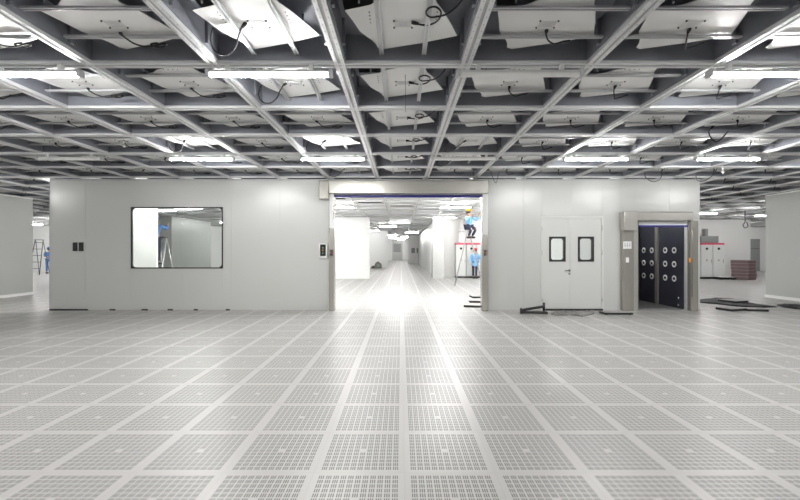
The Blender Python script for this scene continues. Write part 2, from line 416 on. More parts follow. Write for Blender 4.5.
def make_unit(kind):
    cross = kind in 'CDE'
    t = thing('fan_filter_unit', 'fan filter unit', 'fan filter unit', group='fan filter units in the ceiling grid')
    h = MB(); R, T, Z0, Z1 = 0.545, 0.008, 0.03, 0.27
    h.box(-R, R, -R, -R + T, Z0, Z1); h.box(-R, R, R - T, R, Z0, Z1); h.box(-R, -R + T, -R, R, Z0, Z1); h.box(R - T, R, -R, R, Z0, Z1)
    # top deck with two openings into the dark space above
    h.box(-R, R, -R, -0.36, Z1, Z1 + 0.006); h.box(-R, R, 0.16, R, Z1, Z1 + 0.006)
    h.box(-0.25, 0.27, -0.36, 0.16, Z1, Z1 + 0.006); h.box(-R, -0.5, -0.36, 0.16, Z1, Z1 + 0.006); h.box(0.46, R, -0.36, 0.16, Z1, Z1 + 0.006)
    h.box(0.27, 0.46, -0.05, 0.16, Z1, Z1 + 0.006)
    for sx in (-1, 1):                                               # pressed ribs on the side walls
        h.box(sx * (R - 0.02) - 0.012, sx * (R - 0.02) + 0.012, -0.30, -0.26, Z0 + 0.02, Z1); h.box(sx * (R - 0.02) - 0.012, sx * (R - 0.02) + 0.012, 0.26, 0.30, Z0 + 0.02, Z1)
    for x, y in ((-.15, .36), (.34, .2), (.15, -.36), (-.34, -.2)): h.tube([(x, y, 0.122), (x, y, 0.272)], 0.008, 8)   # hangers of the plate
    h.build('housing', 'galvanised', t)
    b = MB(); b.prism(BAFFLE, 0.118, 0.122)
    b.cur = 1
    for sx in (-0.27, 0.27):                                         # rows of four rivets beside the rails
        for q in range(4):
            x, y = (sx, -0.09 + 0.05 * q) if not cross else (-0.09 + 0.05 * q, sx)
            b.lathe([(0.006, 0.1155), (0.006, 0.1185)], 8, Matrix.Translation((x, y, 0)))
    b.build('baffle_plate', ['baffle_white', 'screw_dark'], t)
    for s in ((-0.19, 0.225) if cross else (-0.2, 0.2)):
        r = MB()
        def bb(u0, u1, z0, z1):
            if cross: r.box(-R + T, R - T, s + u0, s + u1, z0, z1)
            else: r.box(s + u0, s + u1, -R + T, R - T, z0, z1)
        bb(-0.021, -0.006, 0.078, 0.083); bb(0.006, 0.021, 0.078, 0.083); bb(-0.021, 0.021, 0.087, 0.090)
        bb(-0.021, -0.018, 0.083, 0.096); bb(0.018, 0.021, 0.083, 0.096); bb(-0.008, -0.006, 0.078, 0.088); bb(0.006, 0.008, 0.078, 0.088)
        r.build('rail', 'rail_steel', t)
    m = MB(); m.box(-0.07, 0.07, 0.035, 0.125, 0.1145, 0.1175, cham=0.001); m.cur = 1
    for x, y in ((-.075, .03), (.075, .03), (-.075, .13), (.075, .13)):
        m.lathe([(0.0075, 0.108), (0.0075, 0.118)], 8, Matrix.Translation((x, y, 0)))
    m.cur = 2; m.box(-0.035, 0.035, 0.06, 0.10, 0.112, 0.1145)
    m.build('motor_plate', ['motor_plate_white', 'screw_dark', 'lamp_cap'], t)
    pts = lp(kind, CABLES[kind])
    c = MB().tube(smooth(pts, 5), 0.0075, 6).build('power_cable', 'cable_black', t)
    d = (pts[1] - pts[0]).normalized()
    MB().tube([pts[0] - d * 0.03, pts[0] - d * 0.012, pts[0] + d * 0.03], [0.013, 0.017, 0.011], 10).build('plug', 'cable_black', c)
    return t
ROWN = {0: 'nearest row', 1: 'row just behind front lamps', 2: 'second row behind front lamps', 3: 'row before second lamp line',
        4: 'row behind second lamp line', 5: 'row over white wall'}
ORD = ['', 'first', 'second', 'third', 'fourth', 'fifth', 'sixth', 'seventh', 'eighth', 'ninth', 'tenth', 'eleventh']
def coln(j):
    if j == 0: return 'middle column'
    return f'{ORD[abs(j)]} column {"left" if j < 0 else "right"} of middle'
KIND = {0: 'A', -1: 'B', 1: 'C', 2: 'D', 3: 'D', -2: 'E', -3: 'E'}
SPECIAL = {(3, 1): 'B', (4, 1): 'B', (2, -1): 'E', (4, -1): 'E', (1, -2): 'E', (3, -3): 'B', (2, 3): 'C', (1, 2): 'D', (2, 2): 'C', (3, 2): 'D'}
for row in range(0, 6):
    far = YL(row)
    for j in range(-10, 10):
        cx, cy = XL(j) + 0.6025, YL(row - 1) + 0.6
        if abs(cx) - 0.6 > far * 1.02 + 0.1: continue
        if abs(cx) > 11.1: continue
        if row == 5 and False: continue
        kd = SPECIAL.get((row, j)) or KIND.get(j) or ('D' if (j + row) % 3 else 'C' if j > 0 else 'E')
        if j < -3: kd = 'E' if (j + row) % 3 else 'D'
        rails = 'crosswise' if kd in 'CDE' else 'lengthwise'
        label = f'ceiling filter unit with {rails} rails, {coln(j)}, {ROWN[row]}'
        if kd not in PROTO: PROTO[kd] = make_unit(kd); PROTO[kd].location = (cx, cy, G); PROTO[kd]['label'] = label
        else: dup(PROTO[kd], (cx, cy, G), label)
for side, js in (('left', (-10, -9, -8)), ('right', (7, 8, 9))):
    for row in range(6, 14):
        for j in js:
            cx, cy = XL(j) + 0.6025, YL(row - 1) + 0.6
            if abs(cx) > 0.92 * (cy + 0.7) + 0.3 or abs(cx) < 0.72 * cy: continue
            dup(PROTO['D'], (cx, cy, G), f'fan filter unit in the dim ceiling seen through the {side} gap beside the white wall', f'ceiling units beyond the {side} gap')

# ------------------------------------------------------------------ batten lamps
def make_lamp(lit):
    t = thing('batten_lamp', 'batten lamp', 'lamp', group='batten lamps under the ceiling grid')
    b = MB(); b.prism([(-0.033, -0.020), (0.033, -0.020), (0.020, 0.012), (-0.020, 0.012)], -0.57, 0.57, Matrix.Rotation(math.pi/2, 4, 'Z') @ Matrix.Rotation(math.pi/2, 4, 'X'))
    for x in (-0.4, 0.4): b.box(x - 0.02, x + 0.02, -0.02, 0.02, 0.012, 0.065)
    b.build('lamp_body', 'lamp_body', t)
    prof = [(0.032 * math.cos(a), -0.0205 - 0.030 * math.sin(a)) for a in [math.pi * i / 10 for i in range(11)]]
    d = MB(); d.prism(list(reversed(prof)), -0.565, 0.565, Matrix.Rotation(math.pi/2, 4, 'Z') @ Matrix.Rotation(math.pi/2, 4, 'X'))
    d.build('diffuser', 'diffuser_lit' if lit else 'diffuser_off', t)
    for s in (-1, 1):
        MB().box(*sorted((s * 0.565, s * 0.605)), -0.035, 0.035, -0.053, 0.016, cham=0.006).build('end_cap', 'lamp_cap', t)
    return t
LP = {}
def lamp(x, y, lit, label, group=None):
    z = G - 0.062
    if lit not in LP:
        LP[lit] = make_lamp(lit); LP[lit].location = (x, y, z); LP[lit]['label'] = label
        if group: LP[lit]['group'] = group
    else: dup(LP[lit], (x, y, z), label, group)
FRONT = {-2: (True, 'lit batten lamp of the front lamp line, cut by the left edge of the photo'), -1: (True, 'lit batten lamp of the front lamp line, left of the middle column'),
         0: (False, 'unlit batten lamp of the front lamp line, right of the middle column'), 1: (True, 'lit batten lamp of the front lamp line, cut by the right edge of the photo')}
for i, (lit, lb) in FRONT.items(): lamp(1.14 + 2.4 * i, YL(0) - 0.02, lit, lb, 'front lamp line')
SECOND = {-3: (False, 'unlit batten lamp of the second lamp line, far left above the dark switch plates'), -2: (True, 'lit batten lamp of the second lamp line, above the window'),
          -1: (True, 'lit batten lamp of the second lamp line, left of the roll-up door'), 0: (False, 'unlit batten lamp of the second lamp line, above the right end of the roll-up door'),
          1: (True, 'lit batten lamp of the second lamp line, above the double door'), 2: (True, 'lit batten lamp of the second lamp line, above the air shower')}
for i, (lit, lb) in SECOND.items(): lamp(1.17 + 2.42 * i, YL(3) - 0.02, lit, lb, 'second lamp line')
for k, xs_ in ((-3, (-6.1, -1.25, 3.6, 8.4)), (-6, (-3.65, 6.0)), (0, (-6.06, -8.5, 6.0)), (3, (-10.9, 8.45))):
    for x in xs_: lamp(x, YL(k) - 0.02, True, 'lit batten lamp of the hall, outside the view', 'lamps of the hall outside the view')
for x, k in [(x, k) for k in (6,) for x in (-8.3, -6.05, -2.45, 1.17, 4.8)] + [(-3.65, 7), (-6.05, 7), (-1.2, 7), (1.2, 7), (3.0, 7), (4.8, 7), (7.5, 8), (3.0, 6), (-4.0, 6), (6.0, 11), (-4.8, 10), (-4.4, 12), (-4.6, 13.5), (3.9, 9), (4.6, 11), (5.2, 13)] + [(-2.42, 10), (2.12, 10), (-6.05, 9), (-6.05, 12), (6.0, 9), (6.0, 12), (8.5, 14), (-0.1, 17), (2.2, 14)]:  # a few seen lamps; the rest added out of sight to brighten the interior
    lamp(x, YL(k), True, 'lit batten lamp beyond the roll-up door, where most lamps are added for brightness', 'lamps beyond the roll-up door, most added for brightness')
for x, k in ((-0.9, 20), (-2.4, 25), (1.0, 28), (-1.0, 33), (0.6, 38), (-1.0, 41), (-3.2, 17), (-3.2, 20), (-4.5, 23), (3.4, 39), (4.6, 41.5), (-3.2, 39), (-4.6, 42), (3.4, 44), (-3.2, 45), (0.0, 46)):  # mostly added lamps, many behind walls, to brighten the deep corridor
    lamp(x, YL(k), True, 'lit batten lamp above the far corridor, among lamps added to brighten it', 'lamps above the far corridor, mostly added')
for x, y in ((-10, YL(11)), (-10.2, YL(17)), (-15, YL(13)), (-19.6, YL(14)), (-19, YL(18)), (-23.5, YL(18.5)), (-15, YL(19)), (-26, YL(14)), (-10, YL(19)), (-22, YL(19)), (-27, YL(18)), (-17, YL(16)), (-24, YL(16)), (-19, YL(16.5))):  # mostly added lamps, to lift the left room and its back wall
    lamp(x, y, True, 'lit batten lamp beyond the left end of the wall, most such lamps added for light', 'lamps beyond the left gap, mostly added')
for x, y in ((15, YL(10)), (17.5, YL(13)), (13.6, YL(8)), (25, YL(19)), (20.5, YL(13)), (13.6, YL(12)), (28, YL(16)), (22, YL(19))):
    lamp(x, y, True, 'lit batten lamp in the room beyond the right end of the wall', 'lamps beyond the right gap')

# loose cables hanging under the grid
def cable(pts, label, r=0.006, m='cable_black', plug=True):
    o = MB().tube(smooth(pts, 6), r, 6).build('power_cable', m); tag(o, label, 'cable')
    if plug:
        p = Vector(pts[0]); d = (Vector(pts[1]) - p).normalized()
        MB().tube([p - d * 0.03, p, p + d * 0.05], [0.016, 0.02, 0.012], 8).build('plug', m, o)
    return o
cable([W(713, 126, 6.2), W(709, 131, 6.2), W(710.5, 137, 6.2), W(716, 142, 6.2), W(722, 138, 6.2), W(731, 128, 6.3), W(740, 119, 6.3)], 'black cable hanging in a V near the far right lamp of the second line', 0.009)
cable([W(645, 172, 9.2), W(645.5, 177, 9.2), W(652, 181.5, 9.2), W(659, 180, 9.2), W(663, 173, 9.2)], 'grey cable hanging in a U in front of the wall top above the air shower', 0.009, 'cable_grey', False)
cable([W(696, 173, 8.8), W(697, 180, 8.8), W(704, 181, 8.8), W(712, 176, 8.8), W(717, 169, 8.8)], 'grey cable drooping over the right end of the white wall', 0.009, 'cable_grey', False)
cable([W(491, 172, 9.6), W(493, 178, 9.6), W(496, 183, 9.6), W(498, 176, 9.6), W(499, 171, 9.6)], 'dark cable loop hanging above the right door post', 0.008, 'cable_grey', False)
o = MB().tube([(W(405.3, 83, 4.4).x, 4.4, G + 0.118), W(405.6, 112, 4.4)], 0.0025, 6).build('hanging_wire', 'cable_grey'); tag(o, 'thin straight wire hanging in the middle of the ceiling', 'wire')
cable([(W(745, 216, 18).x, 18, G + 0.004), W(745, 216, 18), W(745, 222, 18), W(743, 225, 18), W(745, 228, 18), W(748, 226, 18), W(746.5, 222, 18)], 'dark cable coil hanging from the ceiling at the far right gap', 0.016, 'cable_black', False)
for px, py, d, lb in ((124, 146, 7.0, 'small white hook hanging under the grid above the dark switch plates'), (723, 172, 8.4, 'small white hook hanging under the grid above the right end of the wall')):
    a = W(px, py - 7, d); b = W(px, py, d)
    o = MB().tube([a, b + Vector((0, 0, 0.03))], 0.009, 8).tube(smooth([b + Vector((0, 0, 0.03)), b + Vector((0.03, 0, 0)), b + Vector((0, 0, -0.02)), b + Vector((-0.03, 0, 0.01))], 4), 0.009, 8).build('ceiling_hook', 'white_plastic')
    tag(o, lb, 'hook')

# ------------------------------------------------------------------ things on the long wall
# window
wr = struct(window_ring(*WI, 0.028, 0.09, WY - 0.012, WY + 0.03).build('window_1', 'frame_black'), 'black framed window with rounded inner corners')
MB().box(WI[0] + 0.02, WI[1] - 0.02, WY + 0.01, WY + 0.018, WI[2] + 0.02, WI[3] - 0.02).build('window_pane', 'glass', wr)
# switch plates
for a, b, lb in ((73, 77.6, 'dark double switch plate on the left end of the wall, the left one'), (79, 83.6, 'dark double switch plate on the left end of the wall, the right one')):
    x0, x1, z0, z1 = pwx(a), pwx(b), pwz(251.2), pwz(242.4)
    t = thing('switch_plate', lb, 'switch', ((x0 + x1) / 2, WY, z0), group='dark switch plates'); w2 = (x1 - x0) / 2; hh = z1 - z0
    MB().box(-w2, w2, -0.014, 0, 0, hh, cham=0.004).build('plate', 'black_plastic', t)
    for q in (0, 1): MB().box(-w2 + 0.015, w2 - 0.015, -0.02, -0.014, 0.015 + q * hh / 2, hh / 2 - 0.012 + q * hh / 2, cham=0.002).build('rocker', 'frame_black', t)

# roll-up door
RX = (pwx(319, 9.85), pwx(489, 9.85))
t = thing('roll_up_door', 'stainless roll-up door standing open in the wall, its curtain rolled up', 'roll-up door', (0, WY, 0))
def zz(py, d=9.85): return H - (py - CY) * d / F
hx0 = pwx(328.5, 9.85)
MB().box(hx0 + 0.004, RX[1], -0.25, 0, zz(193.2), zz(180.2), cham=0.012).build('header_housing', 'stainless_flat', t)
MB().box(RX[0], hx0, -0.255, 0, zz(198.8), zz(180.2), cham=0.012).build('motor_cover', 'stainless', t)
for s, (a, b) in enumerate(((329, 334), (482.2, 488.3))):
    x0, x1 = pwx(a, 9.97), pwx(b, 9.97)
    p = MB().box(x0, x1, -0.13, 0.1, 0, zz(193.2), cham=0.006).build('guide_post', 'stainless', t)
    MB().box(x0 + 0.01, x1 - 0.01, -0.142, -0.13, H + 0.55 if s == 0 else H + 0.4, zz(193.4), cham=0.003).build('guide_cover', 'white_plastic', p)
    xm = (x0 + x1) / 2
    q = MB().box(xm - 0.035, xm + 0.035, -0.155, -0.13, H - 0.12, H + 0.03, cham=0.006).build('sensor', 'black_plastic', p)
    MB().box(xm - 0.02, xm + 0.02, -0.165, -0.15, H - 0.06, H - 0.02, cham=0.004).build('sensor_lens', 'red_light', p)
cx0, cx1 = pwx(333.6, 10.12), pwx(482.6, 10.12)
cu = MB().box(cx0, cx1, 0.0, 0.03, H + (CY - 195.3) * 10.1 / F, H + (CY - 190) * 10.1 / F).build('curtain', 'white_plastic', t)
MB().box(cx0, cx1, -0.015, 0.045, H + (CY - 197.4) * 10.1 / F, H + (CY - 195.2) * 10.1 / F, cham=0.006).build('bottom_edge', 'blue_edge', cu)
# access control box
x0, x1, z0, z1 = pwx(319.6), pwx(327.6), pwz(258), pwz(243.3)
t = thing('control_box', 'white door control box with dark display left of the roll-up door', 'control box', ((x0 + x1) / 2, WY, z0)); w2 = (x1 - x0) / 2; hh = z1 - z0
MB().box(-w2, w2, -0.09, 0, 0, hh, cham=0.012).build('case', 'white_plastic', t)
MB().box(-w2 + 0.03, w2 - 0.03, -0.096, -0.09, 0.05, hh - 0.03, cham=0.003).build('panel', 'display', t)
for i, (z, m) in enumerate(((0.25, 'slab_grey'), (0.19, 'orange'), (0.12, 'slab_grey'))):
    MB().lathe([(0.018, 0), (0.018, 0.012), (0.012, 0.016)], 12, Matrix.Translation((0, -0.096, z)) @ Matrix.Rotation(math.pi/2, 4, 'X')).build('button', m, t)

# double door
dr = MB(); x0, x1, zt = DD[0], DD[1], DD[3]; xm = pwx(570)
dr.box(x0 - 0.03, x0 + 0.02, WY - 0.012, WY + 0.1, 0, zt + 0.03); dr.box(x1 - 0.02, x1 + 0.03, WY - 0.012, WY + 0.1, 0, zt + 0.03); dr.box(x0 + 0.02, x1 - 0.02, WY - 0.012, WY + 0.1, zt - 0.02, zt + 0.03)
door = struct(dr.build('door_1', 'door_white'), 'white double door with two small black framed windows')
wins = ((pwx(549), pwx(565.6), pwz(261.7), pwz(236.6)), (pwx(577.8), pwx(594), pwz(261.7), pwz(236.6)))
for (a, b), wn in zip(((x0 + 0.024, xm - 0.002), (xm + 0.002, x1 - 0.024)), wins):
    lf = MB()
    for q in ((a, wn[0], 0.02, zt - 0.024), (wn[1], b, 0.02, zt - 0.024), (wn[0], wn[1], 0.02, wn[2]), (wn[0], wn[1], wn[3], zt - 0.024)): lf.box(q[0], q[1], WY + 0.0, WY + 0.05, q[2], q[3])
    leaf = lf.build('door_leaf', 'door_white', door)
    window_ring(*wn, 0.05, 0.06, WY - 0.008, WY + 0.058).build('window_frame', 'frame_black', leaf)
    MB().box(wn[0] + 0.02, wn[1] - 0.02, WY + 0.02, WY + 0.028, wn[2] + 0.02, wn[3] - 0.02).build('window_pane', 'glass', leaf)
hz = pwz(270.5); hx = pwx(569.3)
MB().tube([(hx, WY, hz), (hx, WY - 0.05, hz)], 0.011, 10).tube(smooth([(hx, WY - 0.05, hz), (hx - 0.02, WY - 0.055, hz), (hx - 0.12, WY - 0.05, hz)], 4), 0.011, 10).lathe([(0.027, 0), (0.027, 0.008)], 16, Matrix.Translation((hx, WY, hz)) @ Matrix.Rotation(math.pi/2, 4, 'X')).lathe([(0.022, 0), (0.022, 0.012), (0.012, 0.014)], 16, Matrix.Translation((hx, WY, hz - 0.08)) @ Matrix.Rotation(math.pi/2, 4, 'X')).build('door_handle', 'stainless', door)
for px, s in ((542, -1), (602, 1)):
    for py in (228, 252.5, 299):
        MB().tube([(pwx(px), WY - 0.014, pwz(py) - 0.06), (pwx(px), WY - 0.014, pwz(py) + 0.06)], 0.012, 8).build('hinge', 'lamp_cap', door)

# air shower: booth behind the wall, roll-up front, nozzles on its inner wall
t = thing('air_shower', 'stainless air shower with dark inside and rows of round nozzles', 'air shower', (0, WY, 0))
ax0, ax1 = pwx(620.3, 10.1), pwx(634, 9.98)
def za(py, d=9.95): return H - (py - CY) * d / F
MB().box(ax0, ax1, -0.12, 0.0, 0, za(229.5), cham=0.008).build('control_column', 'stainless', t)
MB().box(pwx(619.5, 10.1), pwx(637, 9.9), -0.22, 0, za(230.5), za(211.5), cham=0.012).build('motor_cover', 'stainless_flat', t)
MB().prism([(0, za(211.8)), (-0.185, za(211.8)), (-0.20, za(213)), (-0.20, za(220.4)), (0, za(220.4))][::-1], pwx(637.2, 9.9), pwx(693, 9.9), Matrix(((0,0,1,0),(1,0,0,0),(0,1,0,0),(0,0,0,1)))).build('header_housing', 'stainless_flat', t)
p1 = MB().box(pwx(634.2, 9.98), pwx(638.8, 9.98), -0.10, 0.1, 0, za(220.8), cham=0.005).build('guide_post', 'stainless_flat', t)
p2 = MB().box(pwx(687.3, 10.1), pwx(698.5, 9.98), -0.12, 0.0, 0, za(220.8), cham=0.008).build('guide_post', 'stainless', t)
bx = pwx(689.6, 9.98)
MB().box(bx - 0.026, bx + 0.026, -0.14, -0.12, H - 0.28, H - 0.17, cham=0.006).build('indicator', 'orange', p2)
MB().box(bx + 0.05, bx + 0.075, -0.16, -0.12, 0.35, H + 0.55, cham=0.006).build('pull_bar', 'stainless', p2)
cu = MB().box(pwx(638.8, 10.1), pwx(687.3, 10.1), 0.0, 0.03, za(226, 10.1), za(220, 10.1)).build('curtain', 'white_plastic', t)
MB().box(pwx(638.8, 10.1), pwx(687.3, 10.1), -0.012, 0.042, za(227, 10.1), za(225.2, 10.1), cham=0.005).build('bottom_edge', 'blue_edge', cu)
# sign with three arrows, and a switch, on the column
sx, sz = (ax0 + ax1) / 2 - 0.03, za(245)
sg = MB().box(sx - 0.10, sx + 0.10, -0.126, -0.12, sz - 0.09, sz + 0.09).build('sign', 'white_plastic', t)
am = MB()
for i in (-1, 0, 1):
    am.prism([(sx + i*0.058 - 0.011, sz + 0.055), (sx + i*0.058 - 0.011, sz - 0.005), (sx + i*0.058 - 0.028, sz - 0.005), (sx + i*0.058, sz - 0.06), (sx + i*0.058 + 0.028, sz - 0.005), (sx + i*0.058 + 0.011, sz - 0.005), (sx + i*0.058 + 0.011, sz + 0.055)], 0.126, 0.128, Matrix(((1,0,0,0),(0,0,-1,0),(0,1,0,0),(0,0,0,1))))
am.build('arrows', 'slot_grey', sg)
MB().box(sx - 0.035, sx + 0.035, -0.135, -0.12, za(262.5), za(257.5), cham=0.004).build('switch', 'white_plastic', t)
# booth
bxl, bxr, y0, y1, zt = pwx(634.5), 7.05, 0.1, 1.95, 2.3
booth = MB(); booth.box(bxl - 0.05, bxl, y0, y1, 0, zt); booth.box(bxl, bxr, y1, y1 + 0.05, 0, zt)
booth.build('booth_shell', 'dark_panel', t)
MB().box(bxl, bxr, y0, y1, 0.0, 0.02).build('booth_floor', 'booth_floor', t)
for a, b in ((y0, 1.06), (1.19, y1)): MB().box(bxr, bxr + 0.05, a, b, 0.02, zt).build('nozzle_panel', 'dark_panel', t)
MB().box(bxr - 0.03, bxr + 0.05, 1.06, 1.19, 0.02, zt).build('divider_post', 'stainless', t)
for px in (643.6, 651.6, 665, 674):
    d = 7.04 * F / (px - CX)
    for z in (1.49, 1.13, 0.76):
        mx = Matrix.Translation((bxr, d - WY, z)) @ Matrix.Rotation(-math.pi/2, 4, 'Y')
        nz = MB().lathe([(0.078, 0), (0.078, 0.014), (0.064, 0.022), (0.05, 0.012), (0.05, 0.004)], 20, mx).build('nozzle', 'white_plastic', t)  # white colour stands for the bright reflections on chrome rings
        MB().lathe([(0.04, 0.004), (0.036, 0.02), (0.02, 0.024)], 14, mx).build('nozzle_core', 'black_plastic', nz)
for py in (298, 305): MB().lathe([(0.03, 0), (0.03, 0.02), (0.02, 0.024)], 12, Matrix.Translation((bxr, 0.25, H - (py - CY) * 10.35 / F)) @ Matrix.Rotation(-math.pi/2, 4, 'Y')).build('sensor', 'chrome', t)

# ------------------------------------------------------------------ things lying on the floor in front of the wall
t = thing('folded_stand', 'black folded stand lying on the floor left of the double door', 'stand', (pwx(521, 9.45), 9.45, 0))
a = Vector((0, 0, 0)); xr = pwx(543.5, 9.75) - pwx(521, 9.45)
MB().tube([(0, 0, 0.02), (0, 0, 0.15)], 0.022, 10).build('end_post', 'black_plastic', t)
MB().tube([(0, 0, 0.05), (xr, 0.05, 0.035)], 0.03, 10).build('tube', 'black_plastic', t)
MB().tube([(0, 0.02, 0.09), (xr, 0.28, 0.15)], 0.032, 10).build('tube', 'black_plastic', t)
MB().tube([(xr, 0.28, 0.02), (xr, 0.28, 0.24)], 0.03, 10).build('end_post', 'black_plastic', t)
MB().tube([(xr, 0.05, 0.02), (xr, 0.28, 0.04)], 0.018, 10).build('foot_bar', 'black_plastic', t)
o = MB().box(pwx(545), pwx(602), WY - 0.06, WY - 0.012, 0, 0.045, cham=0.006).build('door_threshold', 'black_plastic'); tag(o, 'black threshold strip along the foot of the white double door', 'threshold')
def sheet(name, pxs, z, h, m, label, cat, jitter=0.0, seed=1, sub=14):
    """a flat limp sheet lying on the floor whose outline is given in floor points"""
    rnd = random.Random(seed); pts = [FL(*p) for p in pxs]
    out = []
    for i in range(len(pts)):
        p, q = pts[i], pts[(i + 1) % len(pts)]
        for k in range(4): out.append(p.lerp(q, k / 4))
    c = sum(out, Vector()) / len(out); mb = MB(); R = 6; n0 = len(out)
    for r in range(1, R + 1):
        for p in out:
            q = c.lerp(p, r / R); mb.v.append((q.x, q.y, z + h + rnd.uniform(0, jitter) * (1.0 if r < R else 0.6)))
    mb.v.append((c.x, c.y, z + h + jitter / 2)); ci = len(mb.v) - 1
    for p in out: mb.v.append((p.x, p.y, z))
    for k in range(n0): mb.face((ci, k, (k + 1) % n0), True)
    for r in range(R - 1):
        for k in range(n0): mb.face((r*n0 + k, (r+1)*n0 + k, (r+1)*n0 + (k+1) % n0, r*n0 + (k+1) % n0), True)
    b = ci + 1
    for k in range(n0): mb.face(((R-1)*n0 + k, b + k, b + (k+1) % n0, (R-1)*n0 + (k+1) % n0))
    o = mb.build(name, m); tag(o, label, cat); return o
sheet('plastic_wrap', [(551, 314.5), (555, 312.6), (575, 313), (595, 312.4), (594, 314), (583, 316.8), (570, 315.4), (556, 316)], 0, 0.01, 'clear_wrap', 'crumpled clear plastic wrap on the floor before the double door', 'plastic wrap', 0.07, 3)
t = thing('equipment_tray', 'low black tray with pale top on the floor left of the air shower', 'tray', (pwx(616, 9.5), 9.5, 0))
hw = 14 * 9.5 / F
MB().box(-hw, hw, -0.14, 0.14, 0.012, 0.05, cham=0.006).build('tray_body', 'black_plastic', t)
MB().box(-hw + 0.02, hw - 0.04, -0.12, 0.12, 0.05, 0.058).build('top_sheet', 'slab_grey', t)
for x in (-hw + 0.05, hw - 0.05):
    for y in (-0.1, 0.1): MB().lathe([(0.02, 0), (0.02, 0.013)], 10, Matrix.Translation((x, y, 0))).build('foot', 'black_plastic', t)
def floor_panel(x, y, z, sx, sy, rz, tilt, label, group=None, m='slab_grey'):
    mb = MB(); mb.box(-sx/2, sx/2, -sy/2, sy/2, 0, 0.012, cham=0.003); mb.cur = 1; mb.box(-sx/2 + 0.01, sx/2 - 0.01, -sy/2 + 0.01, sy/2 - 0.01, -0.05, 0.0)
    o = mb.build('floor_panel', [m, 'rubber']); o.location = (x, y, z); o.rotation_euler = (tilt, 0, rz)
    return tag(o, label, 'floor panel', group)
p = FL(474, 307); floor_panel(p.x + 0.02, p.y + 0.1, 0.052, 0.55, 0.45, math.radians(-10), 0, 'pale floor panel lying inside the doorway by the right post, nearest of three', 'loose panels inside the doorway')
p = FL(476.5, 302); floor_panel(p.x + 0.03, p.y, 0.052, 0.5, 0.45, math.radians(-6), 0, 'pale floor panel lying inside the doorway by the right post, middle of three', 'loose panels inside the doorway')
p = FL(477, 297.5); floor_panel(p.x + 0.05, p.y, 0.052, 0.5, 0.45, math.radians(5), 0, 'pale floor panel lying inside the doorway by the right post, farthest of three', 'loose panels inside the doorway')
sheet('pit_sheet', [(697, 300.5), (716, 298), (730, 298.4), (741, 300.6), (744, 302.6), (777, 307.2), (762, 308), (736, 306.6), (716, 304.2), (700, 303)], 0, 0.012, 'rubber', 'large black sheet standing in for the dark floor pit right of the white wall', 'sheet', 0.03, 5)  # flat black sheet drawn where the raised floor is an open dark pit
p = FL(733, 302.6); floor_panel(p.x, p.y, 0.07, 0.5, 0.5, 0.3, 0, 'grey floor panel lying over the dark floor pit')
p = FL(731, 310); floor_panel(p.x, p.y, 0.052, 0.52, 0.4, 0.25, 0, 'dull grey floor panel on the floor before the dark floor pit, the left one', 'loose panels before the dark floor pit')
p = FL(755, 310.7); floor_panel(p.x, p.y, 0.052, 0.45, 0.3, -0.25, 0, 'dull grey floor panel on the floor before the dark floor pit, the right one', 'loose panels before the dark floor pit')
sheet('pit_sheet', [(777, 305.4), (790, 304.4), (812, 306.5), (812, 310), (796, 309.2), (783, 307.4)], 0, 0.012, 'rubber', 'small black sheet standing in for a dark floor opening by the right partition', 'sheet', 0.04, 8)  # another dark floor opening drawn as a black sheet

# ------------------------------------------------------------------ things beyond the wall
def cabinet(x0, x1, y, zt, label, group):
    t = thing('electrical_cabinet', label, 'cabinet', ((x0 + x1) / 2, y, 0), group=group); w2 = (x1 - x0) / 2 - 0.006
    MB().box(-w2, w2, 0, 0.6, 0.1, zt - 0.09).build('body', 'cabinet', t)
    MB().box(-w2 + 0.01, w2 - 0.01, 0.03, 0.58, 0, 0.1).build('plinth', 'black_plastic', t)
    MB().box(-w2 - 0.006, w2 + 0.006, -0.02, 0.6, zt - 0.09, zt, cham=0.006).build('top_strip', 'red_strip', t)
    d = MB().box(-w2 + 0.02, w2 - 0.02, -0.018, 0, 0.13, zt - 0.12, cham=0.004).build('door', 'cabinet', t)
    MB().lathe([(0.065, 0), (0.065, 0.02), (0.04, 0.03)], 14, Matrix.Translation((0, -0.018, zt - 0.3)) @ Matrix.Rotation(math.pi/2, 4, 'X')).build('dial', 'black_plastic', d)
    MB().prism([(-0.07, zt - 0.95), (0.07, zt - 0.95), (0, zt - 0.83)], 0.018, 0.021, Matrix(((1,0,0,0),(0,0,-1,0),(0,1,0,0),(0,0,0,1)))).build('warning_mark', 'slab_grey', d)
    MB().box(w2 - 0.07, w2 - 0.045, -0.04, -0.018, zt / 2 - 0.1, zt / 2 + 0.08, cham=0.004).build('door_handle', 'slab_grey', d)
CY_ = 22.2
for a, b, lb in ((456, 466, 'white electrical cabinet with red top beyond the doorway, left one of the three'), (466.4, 476.4, 'white electrical cabinet with red top directly behind the person in the red helmet'), (476.8, 486.8, 'white electrical cabinet with red top half hidden by the right door post')):
    cabinet(pwx(a, CY_), pwx(b, CY_), CY_, H + (CY - 243) * CY_ / F, lb, 'cabinets beyond the doorway')
for a, b, lb in ((689, 700.4, 'white electrical cabinet with red top hidden behind the right end of the wall'), (700.8, 712.4, 'white electrical cabinet with red top beside the right end of the wall'), (712.8, 724.2, 'white electrical cabinet with red top at the right end of its row')):
    cabinet(pwx(a, 21.5), pwx(b, 21.5), 21.5, H + (CY - 243) * 21.5 / F, lb, 'cabinets in the right gap')
x0, x1 = pwx(457.5, 22.4), pwx(466.5, 22.4)
t = thing('ventilation_duct', 'white vertical duct standing on the left cabinet beyond the doorway', 'duct', ((x0 + x1) / 2, 22.5, H + (CY - 243) * CY_ / F))
MB().lathe([(0.2, 0), (0.2, 0.06), (0.17, 0.07), (0.17, 1.28)], 20).build('duct_body', 'white_plastic', t)
